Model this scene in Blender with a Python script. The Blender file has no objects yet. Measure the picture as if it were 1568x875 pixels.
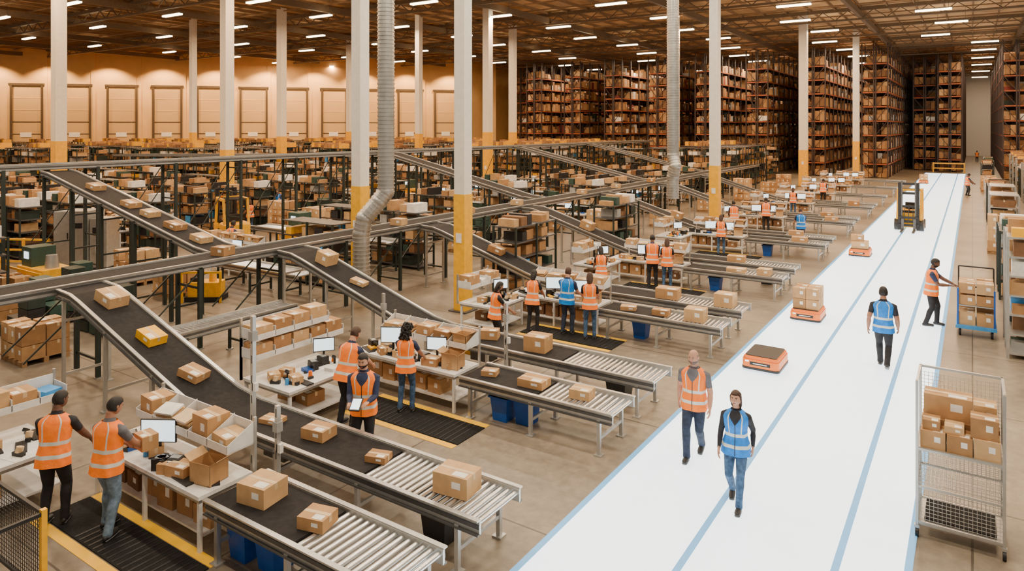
import bpy, math, random
import numpy as np
from mathutils import Vector, Matrix
random.seed(7)
V=Vector
# ------------------------------------------------------------ materials
MATS={}
def mat(name,col,rough=.6,metal=0.,var=.12,scale=6.,emit=0.,bump=0.,spec=.5):
    m=bpy.data.materials.new(name); m.use_nodes=True
    nt=m.node_tree; b=nt.nodes['Principled BSDF']
    b.inputs['Roughness'].default_value=rough; b.inputs['Metallic'].default_value=metal; b.inputs['Specular IOR Level'].default_value=spec
    tc=nt.nodes.new('ShaderNodeTexCoord'); no=nt.nodes.new('ShaderNodeTexNoise')
    no.inputs['Scale'].default_value=scale; no.inputs['Detail'].default_value=4
    nt.links.new(tc.outputs['Object'],no.inputs['Vector'])
    r=nt.nodes.new('ShaderNodeValToRGB')
    r.color_ramp.elements[0].position=.3; r.color_ramp.elements[1].position=.7
    r.color_ramp.elements[0].color=(*[max(0,c*(1-var)) for c in col],1)
    r.color_ramp.elements[1].color=(*[min(1,c*(1+var)) for c in col],1)
    nt.links.new(no.outputs['Fac'],r.inputs['Fac']); nt.links.new(r.outputs['Color'],b.inputs['Base Color'])
    if emit>0:
        b.inputs['Emission Color'].default_value=(*col,1); b.inputs['Emission Strength'].default_value=emit
    if bump>0:
        bp=nt.nodes.new('ShaderNodeBump'); bp.inputs['Strength'].default_value=bump; bp.inputs['Distance'].default_value=.02
        nt.links.new(no.outputs['Fac'],bp.inputs['Height']); nt.links.new(bp.outputs['Normal'],b.inputs['Normal'])
    MATS[name]=m; return m
mat('card_a',(.48,.27,.115),.8); mat('card_b',(.38,.20,.08),.8); mat('card_c',(.58,.36,.17),.8); mat('card_d',(.20,.10,.045),.8)
mat('card_in',(.30,.17,.08),.9); mat('tape',(.66,.48,.27),.35); mat('paper',(.85,.82,.76),.7)
mat('belt',(.017,.016,.017),.75,0,.3,12,spec=.2); mat('steel',(.50,.50,.48),.32,.65,.1); mat('steel_dk',(.11,.11,.11),.45,.5)
mat('roller',(.70,.70,.69),.25,.85,.05); mat('leg_black',(.02,.03,.026),.5); mat('leg_green',(.03,.07,.055),.5)
mat('white',(.76,.76,.74),.45); mat('cream',(.78,.49,.20),.7,0,.05,1); mat('yellow',(.92,.46,.0),.45)
mat('blue',(.005,.09,.42),.45); mat('blue_lt',(.05,.30,.70),.5); mat('black',(.013,.013,.015),.5); mat('grey',(.33,.33,.32),.5)
mat('mat_black',(.016,.016,.016),.85,0,.3,30,spec=.2); mat('orange',(1.,.20,.0),.4); mat('tote',(.02,.035,.03),.5)
mat('line_yellow',(.90,.48,.0),.5,0,.08,5,.12)  # faint glow put into the yellow so it does not wash out
mat('screen',(.75,.92,1.),.3,0,.05,2,1.6); mat('green',(.03,.40,.10),.5)
mat('vest_o',(1.,.18,.0),.65,0,.18,14,.22,.6); mat('vest_b',(.0,.19,.66),.65,0,.18,14,.10,.6); mat('reflect',(.70,.72,.68),.35)  # both vest colours carry a small glow of their own
mat('sh_black',(.016,.016,.022),.8,0,.3,12,0,.5); mat('sh_navy',(.022,.035,.09),.8,0,.3,12,0,.5); mat('sh_grey',(.13,.13,.15),.8,0,.2,12,0,.5); mat('sh_red',(.25,.05,.04),.8)
mat('p_black',(.014,.014,.018),.8,0,.3,12,0,.6); mat('p_jean',(.045,.10,.20),.85,0,.45,16,0,.6); mat('p_jean2',(.16,.24,.34),.85,0,.35,16,0,.6); mat('p_navy',(.02,.032,.065),.8,0,.35,14,0,.6)
mat('skin_l',(.54,.28,.18),.5,0,.05); mat('skin_m',(.36,.17,.10),.5,0,.05); mat('skin_d',(.14,.065,.04),.5,0,.05)
mat('hair_b',(.012,.009,.008),.6,0,.5,60); mat('hair_br',(.055,.025,.013),.6,0,.5,60); mat('hair_g',(.16,.12,.10),.7)
mat('eye',(.8,.8,.78),.3); mat('lip',(.40,.13,.10),.5); mat('shoe',(.018,.018,.018),.5); mat('sole',(.16,.16,.16),.7)
mat('rack_o',(.32,.075,.02),.5); mat('rack_b',(.045,.026,.022),.5); mat('duct',(.46,.45,.42),.33,.75,.15,3)
mat('ceil',(.62,.40,.20),.8,0,.35,.6); mat('beam',(.17,.12,.075),.6); mat('wood',(.35,.20,.09),.8); mat('joist',(.30,.19,.10),.7)
mat('col_white',(.80,.75,.66),.5,0,.05); mat('door',(.62,.40,.17),.6,0,.05); mat('frame_dk',(.085,.055,.03),.6)
mat('lane_blue',(.16,.48,.92),.5,0,.03,6,.35); mat('lampglow',(1,.80,.52),.5,0,0,1,13.)  # lane_blue stripes also have a faint glow put into their colour
mat('lane_glow',(.80,.92,1.0),.4,0,.012,1.5,2.1)  # bluish-white glow put into the lane surface, standing in for bright light
m=mat('concrete',(.28,.23,.17),.34,0,.25,.5,0,0)
nt=m.node_tree; b=nt.nodes['Principled BSDF']; ramp=[n for n in nt.nodes if n.type=='VALTORGB'][0]
tc=[n for n in nt.nodes if n.type=='TEX_COORD'][0]
n2=nt.nodes.new('ShaderNodeTexNoise'); n2.inputs['Scale'].default_value=5; n2.inputs['Detail'].default_value=9; n2.inputs['Roughness'].default_value=.7
nt.links.new(tc.outputs['Object'],n2.inputs['Vector'])
mr=nt.nodes.new('ShaderNodeMapRange'); mr.inputs['From Min'].default_value=.3; mr.inputs['From Max'].default_value=.7; mr.inputs['To Min'].default_value=.66; mr.inputs['To Max'].default_value=1.2
nt.links.new(n2.outputs['Fac'],mr.inputs['Value'])
mx=nt.nodes.new('ShaderNodeVectorMath'); mx.operation='SCALE'
nt.links.new(ramp.outputs['Color'],mx.inputs[0]); nt.links.new(mr.outputs['Result'],mx.inputs['Scale'])
br=nt.nodes.new('ShaderNodeTexBrick'); br.offset=0; br.inputs['Scale'].default_value=.25; br.inputs['Mortar Size'].default_value=.004
br.inputs['Brick Width'].default_value=1; br.inputs['Row Height'].default_value=1
br.inputs['Color1'].default_value=(1,1,1,1); br.inputs['Color2'].default_value=(.9,.9,.9,1); br.inputs['Mortar'].default_value=(.35,.35,.35,1)
nt.links.new(tc.outputs['Object'],br.inputs['Vector'])
m2=nt.nodes.new('ShaderNodeVectorMath'); m2.operation='MULTIPLY'
nt.links.new(mx.outputs[0],m2.inputs[0]); nt.links.new(br.outputs['Color'],m2.inputs[1]); nt.links.new(m2.outputs[0],b.inputs['Base Color'])
mr2=nt.nodes.new('ShaderNodeMapRange'); mr2.inputs['To Min'].default_value=.2; mr2.inputs['To Max'].default_value=.55
nt.links.new(n2.outputs['Fac'],mr2.inputs['Value']); nt.links.new(mr2.outputs['Result'],b.inputs['Roughness'])

# ------------------------------------------------------------ mesh builder
class MB:
    def __init__(s): s.v=[];s.f=[];s.m=[];s.names=[];s.M=None;s.sm=[]
    def mi(s,n):
        if n not in s.names: s.names.append(n)
        return s.names.index(n)
    def add(s,vs,fs,mt,smooth=False):
        o=len(s.v)
        if s.M is not None: vs=[s.M@V(p) for p in vs]
        s.v.extend([tuple(p) for p in vs]); k=s.mi(mt) if isinstance(mt,str) else None
        for i,f in enumerate(fs):
            s.f.append(tuple(o+j for j in f)); s.m.append(k if k is not None else s.mi(mt[i])); s.sm.append(smooth)
    def box(s,cx,cy,cz,sx,sy,sz,mt,rz=0.,rx=0.,ry=0.):
        hx,hy,hz=sx/2,sy/2,sz/2
        vs=[(x,y,z) for z in(-hz,hz) for x,y in((-hx,-hy),(hx,-hy),(hx,hy),(-hx,hy))]
        if rz or rx or ry:
            R=Matrix.Rotation(rz,3,'Z')@Matrix.Rotation(ry,3,'Y')@Matrix.Rotation(rx,3,'X')
            vs=[tuple(R@V(p)) for p in vs]
        vs=[(a+cx,b+cy,c+cz) for a,b,c in vs]
        s.add(vs,[(3,2,1,0),(4,5,6,7),(0,1,5,4),(1,2,6,5),(2,3,7,6),(3,0,4,7)],mt)
    def b0(s,x0,x1,y0,y1,z0,z1,mt): s.box((x0+x1)/2,(y0+y1)/2,(z0+z1)/2,abs(x1-x0),abs(y1-y0),abs(z1-z0),mt)
    def beam(s,p,q,w,h,mt,off=0.):
        p=V(p);q=V(q);t=(q-p).normalized(); up=V((0,0,1))
        if abs(t.z)>.99: up=V((0,1,0))
        sd=t.cross(up).normalized(); u=sd.cross(t)
        p=p+u*off;q=q+u*off
        vs=[c+sd*a*w/2+u*b_*h/2 for c in(p,q) for a,b_ in((-1,-1),(1,-1),(1,1),(-1,1))]
        s.add(vs,[(0,1,2,3),(7,6,5,4),(4,5,1,0),(5,6,2,1),(6,7,3,2),(7,4,0,3)],mt)
    def cyl(s,p,q,r0,r1,mt,n=10,smooth=True):
        p=V(p);q=V(q);t=(q-p).normalized(); a=V((1,0,0)) if abs(t.x)<.9 else V((0,1,0))
        x=t.cross(a).normalized(); y=t.cross(x)
        vs=[];
        for c,r in((p,r0),(q,r1)):
            for i in range(n):
                an=2*math.pi*i/n; vs.append(c+x*math.cos(an)*r+y*math.sin(an)*r)
        s.add(vs,[(i,(i+1)%n,n+(i+1)%n,n+i) for i in range(n)],mt,smooth)
        s.add(vs[:n],[tuple(range(n))[::-1]],mt); s.add(vs[n:],[tuple(range(n))],mt)
    def loft(s,rings,mt,caps=True,smooth=True):
        n=len(rings[0]); vs=[p for r in rings for p in r]; fs=[]
        for k in range(len(rings)-1):
            for i in range(n):
                j=(i+1)%n; fs.append((k*n+i,k*n+j,(k+1)*n+j,(k+1)*n+i))
        if caps: fs.append(tuple(range(n))[::-1]); fs.append(tuple((len(rings)-1)*n+i for i in range(n)))
        s.add(vs,fs,mt,smooth)
    def limb(s,pts,rads,mt,n=12,lat=None):
        pts=[V(p) for p in pts]; rads=[(r,r) if not isinstance(r,tuple) else r for r in rads]
        t0=(pts[1]-pts[0]).normalized(); t1=(pts[-1]-pts[-2]).normalized()
        P=[pts[0]-t0*min(rads[0])*.8,pts[0]-t0*min(rads[0])*.45]+pts+[pts[-1]+t1*min(rads[-1])*.45,pts[-1]+t1*min(rads[-1])*.8]
        def sc(r,k): return (r[0]*k,r[1]*k)
        Rr=[sc(rads[0],.4),sc(rads[0],.85)]+rads+[sc(rads[-1],.85),sc(rads[-1],.4)]
        L=lat; rings=[]
        for i,p in enumerate(P):
            a=P[max(0,i-1)]; b_=P[min(len(P)-1,i+1)]; t=(b_-a).normalized()
            if L is None: L=t.cross(V((0,1,0))) if abs(t.y)<.9 else t.cross(V((1,0,0)))
            x=(L-t*L.dot(t)).normalized(); y=t.cross(x); 
            rings.append([p+x*math.cos(2*math.pi*k/n)*Rr[i][0]+y*math.sin(2*math.pi*k/n)*Rr[i][1] for k in range(n)])
        s.loft(rings,mt)
    def ell(s,c,r,mt,n=10,m_=7,R=None):
        rings=[]
        for j in range(1,m_):
            ph=math.pi*j/m_; ring=[]
            for i in range(n):
                a=2*math.pi*i/n; p=V((r[0]*math.sin(ph)*math.cos(a),r[1]*math.sin(ph)*math.sin(a),-r[2]*math.cos(ph)))
                if R is not None: p=R@p
                ring.append(V(c)+p)
            rings.append(ring)
        s.loft(rings,mt)
    def rprism(s,cx,cy,sx,sy,r,z0,z1,mt,inset=0.):
        def ring(z,ins):
            o=[]
            for qx,qy,a0 in((1,1,0),(-1,1,90),(-1,-1,180),(1,-1,270)):
                for k in range(5):
                    a=math.radians(a0+k*22.5); o.append(V((cx+qx*(sx/2-r)+math.cos(a)*(r-ins),cy+qy*(sy/2-r)+math.sin(a)*(r-ins),z)))
            return o
        s.loft([ring(z0,0),ring(z1-inset,0),ring(z1,inset)],mt,True,False)
    def build(s,name,loc=(0,0,0),rz=0.,origin=None,bevel=0.):
        if origin is not None:
            ox,oy,oz=origin; s.v=[(a-ox,b_-oy,c-oz) for a,b_,c in s.v]; loc=origin
        me=bpy.data.meshes.new(name); me.from_pydata(s.v,[],s.f)
        for n in s.names: me.materials.append(MATS[n])
        me.polygons.foreach_set('material_index',s.m); me.polygons.foreach_set('use_smooth',s.sm); me.update()
        return inst(name,me,loc,rz,bevel)
def inst(name,me,loc,rz=0.,bevel=0.,sc=None):
    o=bpy.data.objects.new(name,me); bpy.context.scene.collection.objects.link(o)
    o.location=loc; o.rotation_euler=(0,0,rz)
    if sc: o.scale=(sc,sc,sc)
    if bevel:
        bv=o.modifiers.new('bevel','BEVEL'); bv.width=bevel; bv.segments=2; bv.limit_method='ANGLE'
    return o
CARDS=['card_a','card_b','card_c','card_a','card_c']
def cbox(mb,cx,cy,z0,sx,sy,sz,rz=0.,detail=True,mt=None):
    old=mb.M; L=Matrix.Translation((cx,cy,z0))@Matrix.Rotation(rz,4,'Z'); mb.M=L if old is None else old@L
    mt=mt or random.choice(CARDS)
    mb.box(0,0,sz/2,sx,sy,sz,mt)
    if detail:
        tw=min(.055,sy*.2)
        mb.box(0,0,sz+.0008,sx,tw,.0016,'tape')
        for q in(-1,1): mb.box(q*(sx/2+.0008),0,sz-.04,.0016,tw,.08,'tape')
        mb.box(sx*.2,-sy*.27,sz+.001,sx*.38,sy*.3,.002,'paper')
        mb.box(sx*.18,-sy/2-.001,sz*.58,sx*.25,.002,sz*.32,'paper')
    mb.M=old
def openbox(mb,cx,cy,z0,sx,sy,sz,rz=0.):
    old=mb.M; L=Matrix.Translation((cx,cy,z0))@Matrix.Rotation(rz,4,'Z'); mb.M=L if old is None else old@L
    t=.008; mb.box(0,0,t/2,sx,sy,t,'card_in')
    for q in(-1,1):
        mb.box(q*(sx/2-t/2),0,sz/2,t,sy,sz,'card_a'); mb.box(0,q*(sy/2-t/2),sz/2,sx,t,sz,'card_c')
        mb.box(q*(sx/2+.05),0,sz+.035,.13,sy*.96,.006,'card_c',ry=-q*.6)
        mb.box(0,q*(sy/2+.04),sz+.03,sx*.96,.11,.006,'card_a',rx=q*.6)
    mb.M=old
def single_box(x,y,z,sx,sy,sz,rz=0.,mt=None,name='cardboard_box',tilt=0.):
    mb=MB(); cbox(mb,0,0,0,sx,sy,sz,0,True,mt); o=mb.build(name,(x,y,z),rz,bevel=.006)
    if tilt: o.rotation_euler=(0,tilt,rz)
    return o

# ------------------------------------------------------------ shell
mb=MB(); mb.b0(-125,14,-4,162,-.2,0,'concrete'); mb.build('floor')
mb=MB(); mb.b0(-4.72,-.66,3,97,.001,.006,'lane_glow'); mb.build('walkway_lane')
for i,(x,w) in enumerate(((-4.72,.09),(-3.05,.09),(-1.42,.09),(-.66,.09))):
    mb=MB(); mb.b0(x-w/2,x+w/2,3,97,.006,.010,'lane_blue'); mb.build('floor_stripe')
mb=MB(); mb.b0(-125,14,-4,162,16,16.3,'ceil'); mb.build('ceiling')
mb=MB()
for y in range(6,160,12):
    mb.b0(-120,14,y-.18,y+.18,15.55,15.85,'beam'); mb.b0(-120,14,y-.12,y+.12,14.75,14.9,'beam')
    for x in range(-120,14,2):
        mb.beam((x,y,14.85),(x+1,y,15.6),.06,.06,'beam'); mb.beam((x+1,y,15.6),(x+2,y,14.85),.06,.06,'beam')
for x in range(-116,14,12): mb.b0(x-.15,x+.15,-2,160,14.9,15.4,'beam')
mb.build('ceiling_girders')
mb=MB()
for x in range(-120,14,2): mb.b0(x-.05,x+.05,-2,160,15.75,15.99,'joist')
for y in range(0,160,3): mb.b0(-120,14,y-.04,y+.04,15.6,15.7,'joist')
mb.build('ceiling_joists')
W0=V((-109,33.6,0)); W1=V((-65.4,86.2,0)); wd=(W1-W0).normalized(); wn=V((wd.y,-wd.x,0)); wa=math.atan2(wd.y,wd.x); WL=(W1-W0).length
def wallM(): return Matrix.Translation(W0)@Matrix.Rotation(wa,4,'Z')
mb=MB(); mb.M=wallM(); mb.b0(-30,WL,0,.4,0,16,'cream')
for i in range(int(WL/5.6)+4): mb.b0(-12+i*5.6,-12+i*5.6+.5,-.12,0,0,16,'cream')
mb.build('wall_left')
for i in range(14):
    mb=MB(); x=-9.9+i*5.6; mb.M=wallM()
    mb.b0(x,x+3.3,-.06,-.01,3.0,11.0,'door')
    for k in range(1,5): mb.b0(x,x+3.3,-.08,-.06,3+k*1.6-.06,3+k*1.6+.06,'frame_dk' if k in(1,2) else 'cream')
    for a in(x-.22,x+3.3): mb.b0(a,a+.26,-.25,-.01,0,11.1,'frame_dk')
    mb.b0(x-.4,x+3.7,-.25,-.01,11.0,11.3,'frame_dk'); mb.b0(x,x+3.3,-.05,-.01,0,3.0,'grey'); mb.b0(x+.9,x+2.2,-.1,-.05,4.2,4.8,'paper')
    mb.build('door_%d'%(i+1))
mb=MB(); mb.b0(-65.8,-65.4,86.2,162,0,16,'cream'); mb.build('wall_side')
mb=MB(); mb.b0(-66,14,160,160.4,0,16,'col_white'); mb.build('wall_back')
def column(x,y,w,yz,yz0=0.):
    mb=MB(); mb.box(0,0,yz/2,w+.02,w+.02,yz,'yellow'); mb.box(0,0,(yz+15.9)/2,w,w,15.9-yz,'col_white')
    mb.box(0,0,.02,w+.25,w+.25,.04,'steel_dk'); mb.box(0,-w/2-.02,2.2,.2,.02,.28,'paper'); mb.build('support_column',(x,y,0))
COLS=[(-12.7,16.4,.38,3.5),(-17.35,16.7,.42,3.5),(-11.16,35.8,.46,3.5),(-13.05,68.3,.7,3.4),(-10.3,81.5,.6,4.),
    (-33,45.9,.6,5.1),(-35.9,24.1,.55,4.2),(-44.,18.7,.6,4.7),(-50.2,39,.6,4.7),(-42.3,48,.5,4.9),(-38.6,58,.6,5.),(-62.,38,.5,5.),(-60,56,.5,5.),
    (-23.,62,.55,4.2)]
for c in COLS: column(*c)
def duct(name,pts,r):
    mb=MB(); pts=[V(p) for p in pts]
    for a,b_ in zip(pts[:-1],pts[1:]):
        L=(b_-a).length; n=max(1,int(L/.12)); t=(b_-a)/n
        mb.cyl(a,b_,r,r,'duct',20)
        for i in range(0,n+1): c=a+t*i; mb.cyl(c-t.normalized()*.014,c+t.normalized()*.014,r+.022,r+.022,'duct',20)
    for p in pts[1:-1]: mb.ell(p,(r*1.05,r*1.05,r*1.05),'duct',20,12)
    mb.build(name)
duct('ventilation_duct',[(-14.8,15.3,15.9),(-14.8,15.3,3.55),(-14.95,15.15,3.25),(-15.25,14.85,2.75),(-15.33,14.8,2.3),(-15.33,14.8,.35),],.25)
duct('ventilation_duct',[(-11.6,30.9,15.9),(-11.6,30.9,4.2),(-11.45,30.8,3.7),(-11.6,30.9,3.2),(-11.6,30.9,2.2)],.27)
fx=MB(); fx.box(0,0,.16,2.5,.12,.08,'steel_dk'); fx.box(0,0,.06,2.4,.34,.12,'lampglow')  # glow box wider than housing: top flanks added to brighten the ceiling
for q in(-1,1): fx.cyl((q*1.,0,.2),(q*1.,0,1.3),.012,.012,'steel_dk',6)
fo=None
spots=[]
for i,y in enumerate([3,10,17,24,31,38,46,54,62,70,79]):
    for x in [7,-2,-12,-22,-32,-43,-54,-66,-80]:
        if x<-60 and y>75: continue
        if x<-70 and y<17: continue
        spots.append((x+((i*37)%5-2)*.5,y))
for y in (88,97,108,120,134,150):
    for x in (1.1,-12.0,-24.4,-36.8,-49.2): spots.append((x,y))
for X,y in spots:
    if fo is None: fo=fx.build('ceiling_light',(X,y,14.45)); me=fo.data
    else: inst('ceiling_light',me,(X,y,14.45))
    near=(y<36 and X>-25)
    ld=bpy.data.lights.new('lamp','AREA'); ld.shape='RECTANGLE'; ld.size=2.3; ld.size_y=.33
    ld.color=(1,.85,.66) if near else (1,.63,.34)
    ld.energy=570 if near else 640
    if y>75: ld.energy=680; ld.color=(1,.72,.46)
    lo=bpy.data.objects.new('ceiling_lamp',ld); lo.location=(X,y,14.44); bpy.context.scene.collection.objects.link(lo)
for i in range(11):
    p=W0+wd*(-2+i*5.6*1.2)+wn*3.2; ld=bpy.data.lights.new('wall_spot','SPOT'); ld.energy=4600; ld.color=(1,.62,.30); ld.spot_size=1.9; ld.spot_blend=.5; ld.shadow_soft_size=.15
    lo=bpy.data.objects.new('wall_washer_lamp',ld); lo.location=(p.x,p.y,14.6); bpy.context.scene.collection.objects.link(lo)
    tgt=V((p.x,p.y,0))-wn*3.2+V((0,0,5)); lo.rotation_euler=(tgt-V((p.x,p.y,14.6))).to_track_quat('-Z','Y').to_euler()
w=bpy.data.worlds.new('world'); bpy.context.scene.world=w; w.use_nodes=True
w.node_tree.nodes['Background'].inputs['Color'].default_value=(1,.86,.70,1); w.node_tree.nodes['Background'].inputs['Strength'].default_value=.4

# ------------------------------------------------------------ conveyors
def conveyor(name,pts,w,roll=None,legm='steel',step=1.6,legs=True,legw=.06,brace=False,bed='belt',low=None):
    mb=MB(); pts=[V(p) for p in pts]; s=0; o=pts[0].copy(); o.z=0
    nextleg=.25
    segs=[]
    for a,b_ in zip(pts[:-1],pts[1:]):
        L=(b_-a).length
        cuts=[0,L]
        if roll:
            for r in roll:
                if s<r<s+L: cuts.append(r-s)
        cuts=sorted(cuts)
        for c0,c1 in zip(cuts[:-1],cuts[1:]): segs.append((a.lerp(b_,c0/L),a.lerp(b_,c1/L),s+c0,s+c1))
        s+=L
    for a,b_,s0,s1 in segs:
        t=(b_-a).normalized(); sd=V((t.y,-t.x,0)).normalized(); up=sd.cross(t)
        for q in(-1,1):
            mb.beam(a+sd*q*w/2,b_+sd*q*w/2,.035,.17,'steel',-.045)
            mb.beam(a+sd*q*(w/2+.03),b_+sd*q*(w/2+.03),.07,.02,'steel',.045)
            mb.beam(a+sd*q*(w/2+.022),b_+sd*q*(w/2+.022),.012,.05,'steel_dk',-.04)
            mb.beam(a+sd*q*(w/2+.03),b_+sd*q*(w/2+.03),.05,.02,'steel_dk',-.13)
        if roll and s0>=roll[0]-1e-4 and s1<=roll[1]+1e-4:
            n=int((s1-s0)/.105)
            for i in range(n):
                c=a+t*(i+.5)*((s1-s0)/n); mb.cyl(c-sd*(w/2-.02)-up*.02,c+sd*(w/2-.02)-up*.02,.034,.034,'roller',8)
        else:
            mb.beam(a,b_,w-.06,.03,bed,0.0); mb.beam(a,b_,w-.10,.10,'steel_dk',-.08)
        while legs and nextleg<=s1:
            if nextleg>=s0:
                c=a+t*(nextleg-s0); z=c.z-.1; e=[]
                for q in(-1,1):
                    p=c+sd*q*(w/2+.01); mb.box(p.x,p.y,z/2,legw,legw,z,legm); mb.box(p.x,p.y,.012,.14,.14,.024,'steel'); e.append(p)
                hz=[.28] if z<1.2 else [.4+ i*1.1 for i in range(int((z-.3)/1.1)+1)]
                for h in hz: mb.beam((e[0].x,e[0].y,h),(e[1].x,e[1].y,h),.04,.05,legm)
                mb.beam((e[0].x,e[0].y,z-.06),(e[1].x,e[1].y,z-.06),.04,.07,legm)
                if brace and s0<nextleg:
                    for p in e:
                        q=p-t*step*.6; mb.beam((p.x,p.y,z-.1),(q.x,q.y,z*.35),.03,.03,legm)
            nextleg+=step
    return mb.build(name,origin=tuple(o))
GY=[5.15,10.4,16.3,22.7,30.2,38.,46.,54.,62.,70.]
for g,y0 in enumerate(GY):
    yS=y0+.46; yL=y0+2.25
    if g==0: yL=7.17
    conveyor('roller_conveyor',[(-8.15,yS,.7),(-4.95,yS,.7)],.86,roll=(1.65,3.2),step=1.35)
    inc=[(-15.85,yL,2.08),(-15.3,yL,2.05),(-14.9,yL,1.95),(-11.6,yL,.95),(-11.0,yL,.78),(-10.4,yL,.70),(-4.95,yL,.70)]
    tot=sum((V(b_)-V(a)).length for a,b_ in zip(inc[:-1],inc[1:]))
    if g<7: conveyor('belt_conveyor',inc,.88,roll=(tot-2.05,tot),step=1.75)
    mb=MB(); mb.box(-9.2,yL,.36,.5,.35,.22,'steel_dk'); mb.cyl((-9.45,yL,.36),(-9.75,yL,.36),.09,.09,'yellow',12)
    mb.box(-9.2,yL,.515,.1,.4,.09,'steel'); mb.build('conveyor_motor')
conveyor('main_line_conveyor',[(-16.42,2.5,2.12),(-16.42,64,2.12)],.95,legm='leg_black',step=2.4,brace=True,legw=.09)
conveyor('overhead_conveyor',[(-27.4,9.5,4.15),(-27.4,66,4.15)],.95,legm='leg_black',step=3.,brace=True,legw=.1)
conveyor('belt_conveyor',[(-26.85,11.3,3.95),(-26.3,11.3,3.9),(-17.6,11.3,2.2),(-16.98,11.3,2.14)],.9,legm='leg_black',step=2.,legw=.09)
for y in (27.8,41,52): conveyor('belt_conveyor',[(-26.85,y,4.1),(-26.2,y,4.05),(-17.7,y,2.2),(-16.98,y,2.14)],.9,legm='leg_black',step=2.4,legw=.09)
conveyor('roller_conveyor',[(-15.0,8.6,.85),(-15.0,11.9,.85)],.6,roll=(0,5.4),legm='leg_black',step=1.5)
conveyor('roller_conveyor',[(-17.,5.2,.75),(-19.6,5.2,.75)],.8,roll=(0,2.6),legm='leg_black',step=1.2)
conveyor('roller_conveyor',[(-23.,14.5,.85),(-17.5,14.5,.85)],.8,roll=(0,6),legm='leg_black',step=1.5)
conveyor('roller_conveyor',[(-26,19,1.2),(-18,19,1.2)],.8,roll=(0,8),legm='leg_black',step=1.5)
conveyor('belt_conveyor',[(-60,30,3.2),(-28.2,30,3.9)],.9,legm='leg_black',step=3)

def incz(x): 
    P=[(-15.85,2.08),(-15.3,2.05),(-14.9,1.95),(-11.6,.95),(-11.0,.78),(-10.4,.70),(-4.9,.70)]
    for (a,za),(b_,zb) in zip(P[:-1],P[1:]):
        if a<=x<=b_: return za+(zb-za)*(x-a)/(b_-a), math.atan2(za-zb,b_-a)
def onL(g,x,dy,sx,sy,sz,rz=0.,mt=None,name='cardboard_box'):
    yL=7.17 if g==0 else GY[g]+2.25
    z,t=incz(x); single_box(x,yL+dy,z+.018,sx,sy,sz,rz,mt,name,tilt=t)
for a in [(0,-5.65,.0,.52,.38,.27,.12),(0,-7.1,.02,.32,.24,.09,.3),(0,-8.4,.05,.42,.34,.16,.15),(0,-9.45,.0,.36,.26,.07,.2),(0,-11.7,0,.42,.36,.14,.3),(0,-14.7,.05,.52,.42,.22,.1),
          (1,-7.76,0,.5,.42,.32,.1),(1,-14.5,.05,.42,.42,.3,.1),(1,-13.2,0,.4,.3,.1,.3),(2,-7.1,0,.62,.45,.28,.1),(2,-5.5,0,.5,.45,.34,0),(2,-13,0,.5,.4,.2,.2),(2,-14.4,0,.4,.3,.1,.2),
          (3,-7,0,.6,.4,.2,.1),(3,-13,0,.5,.4,.3,0),(4,-6.5,0,.6,.4,.2,.1),(4,-12,0,.5,.4,.3,0),(5,-6.5,0,.6,.4,.2,.1),(1,-9.1,.1,.4,.3,.2,.4)]: onL(*a)
onL(0,-13.1,0,.46,.36,.16,.05,'yellow','yellow_parcel')
def onS(g,x,sx,sy,sz,rz): single_box(x,GY[g]+.46,.718,sx,sy,sz,rz)
for a in [(0,-7.6,.46,.42,.25,.15),(0,-6.55,.36,.32,.15,.25),(1,-6.75,.52,.36,.14,.05),(1,-5.75,.38,.3,.16,.1),(1,-7.75,.3,.24,.1,.3),(2,-6.6,.42,.3,.14,.1),(2,-5.7,.48,.42,.3,0.05),(2,-7.5,.4,.3,.1,.3),
          (3,-6.5,.6,.4,.12,.1),(3,-5.6,.4,.4,.2,0),(4,-6,.6,.4,.2,.1),(5,-6,.6,.4,.2,.1),(6,-6,.6,.4,.3,.1)]: onS(*a)
for x,s_ in ((-21.8,.5),(-20.7,.45),(-19.35,.55),(-18.05,.5),(-24,.5)):
    z=3.9+(x+26.3)*(2.2-3.9)/8.7; single_box(x,11.3,z+.02,s_,.4,.16,.1,None,tilt=math.atan2(1.7,8.7))
for y in (10.9,17.6,21.5,25,31,35,40): single_box(-16.42,y,2.14,.45,.4,.22,.2)

# ------------------------------------------------------------ workstations
def tabletop(mb,x0,x1,y0,y1,clut=1.,shelfbox=True,hz=.75):
    mb.b0(x0,x1,y0,y1,hz-.05,hz,'white'); mb.b0(x0+.02,x1-.02,y0+.02,y1-.02,hz-.1,hz-.05,'steel')
    nx=max(1,round((x1-x0)/1.5)); 
    for i in range(nx+1):
        x=x0+.05+(x1-x0-.1)*i/nx
        for y in(y0+.05,y1-.05): mb.b0(x-.025,x+.025,y-.025,y+.025,0,hz-.1,'white')
    mb.b0(x0+.05,x1-.05,y0+.1,y1-.05,.18,.21,'white')
    x=x0+.3
    while shelfbox and x<x1-.3:
        w_=random.uniform(.3,.45)
        cbox(mb,x+w_/2-.1,(y0+y1)/2,.21,w_,random.uniform(.3,.5),random.uniform(.2,.4),random.uniform(-.1,.1),mt=random.choice(['card_b','card_a','card_d'])); x+=w_+.08
def monitor(mb,x,y,z,rz,w_=.52):
    old=mb.M; L=Matrix.Translation((x,y,z))@Matrix.Rotation(rz,4,'Z'); mb.M=L if old is None else old@L
    mb.rprism(0,0,.24,.18,.04,0,.015,'black'); mb.box(0,.03,.16,.04,.03,.3,'black'); mb.box(0,0,.38,w_,.03,w_*.64,'black'); mb.box(0,-.017,.38,w_-.03,.004,w_*.64-.03,'screen'); mb.M=old
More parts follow.
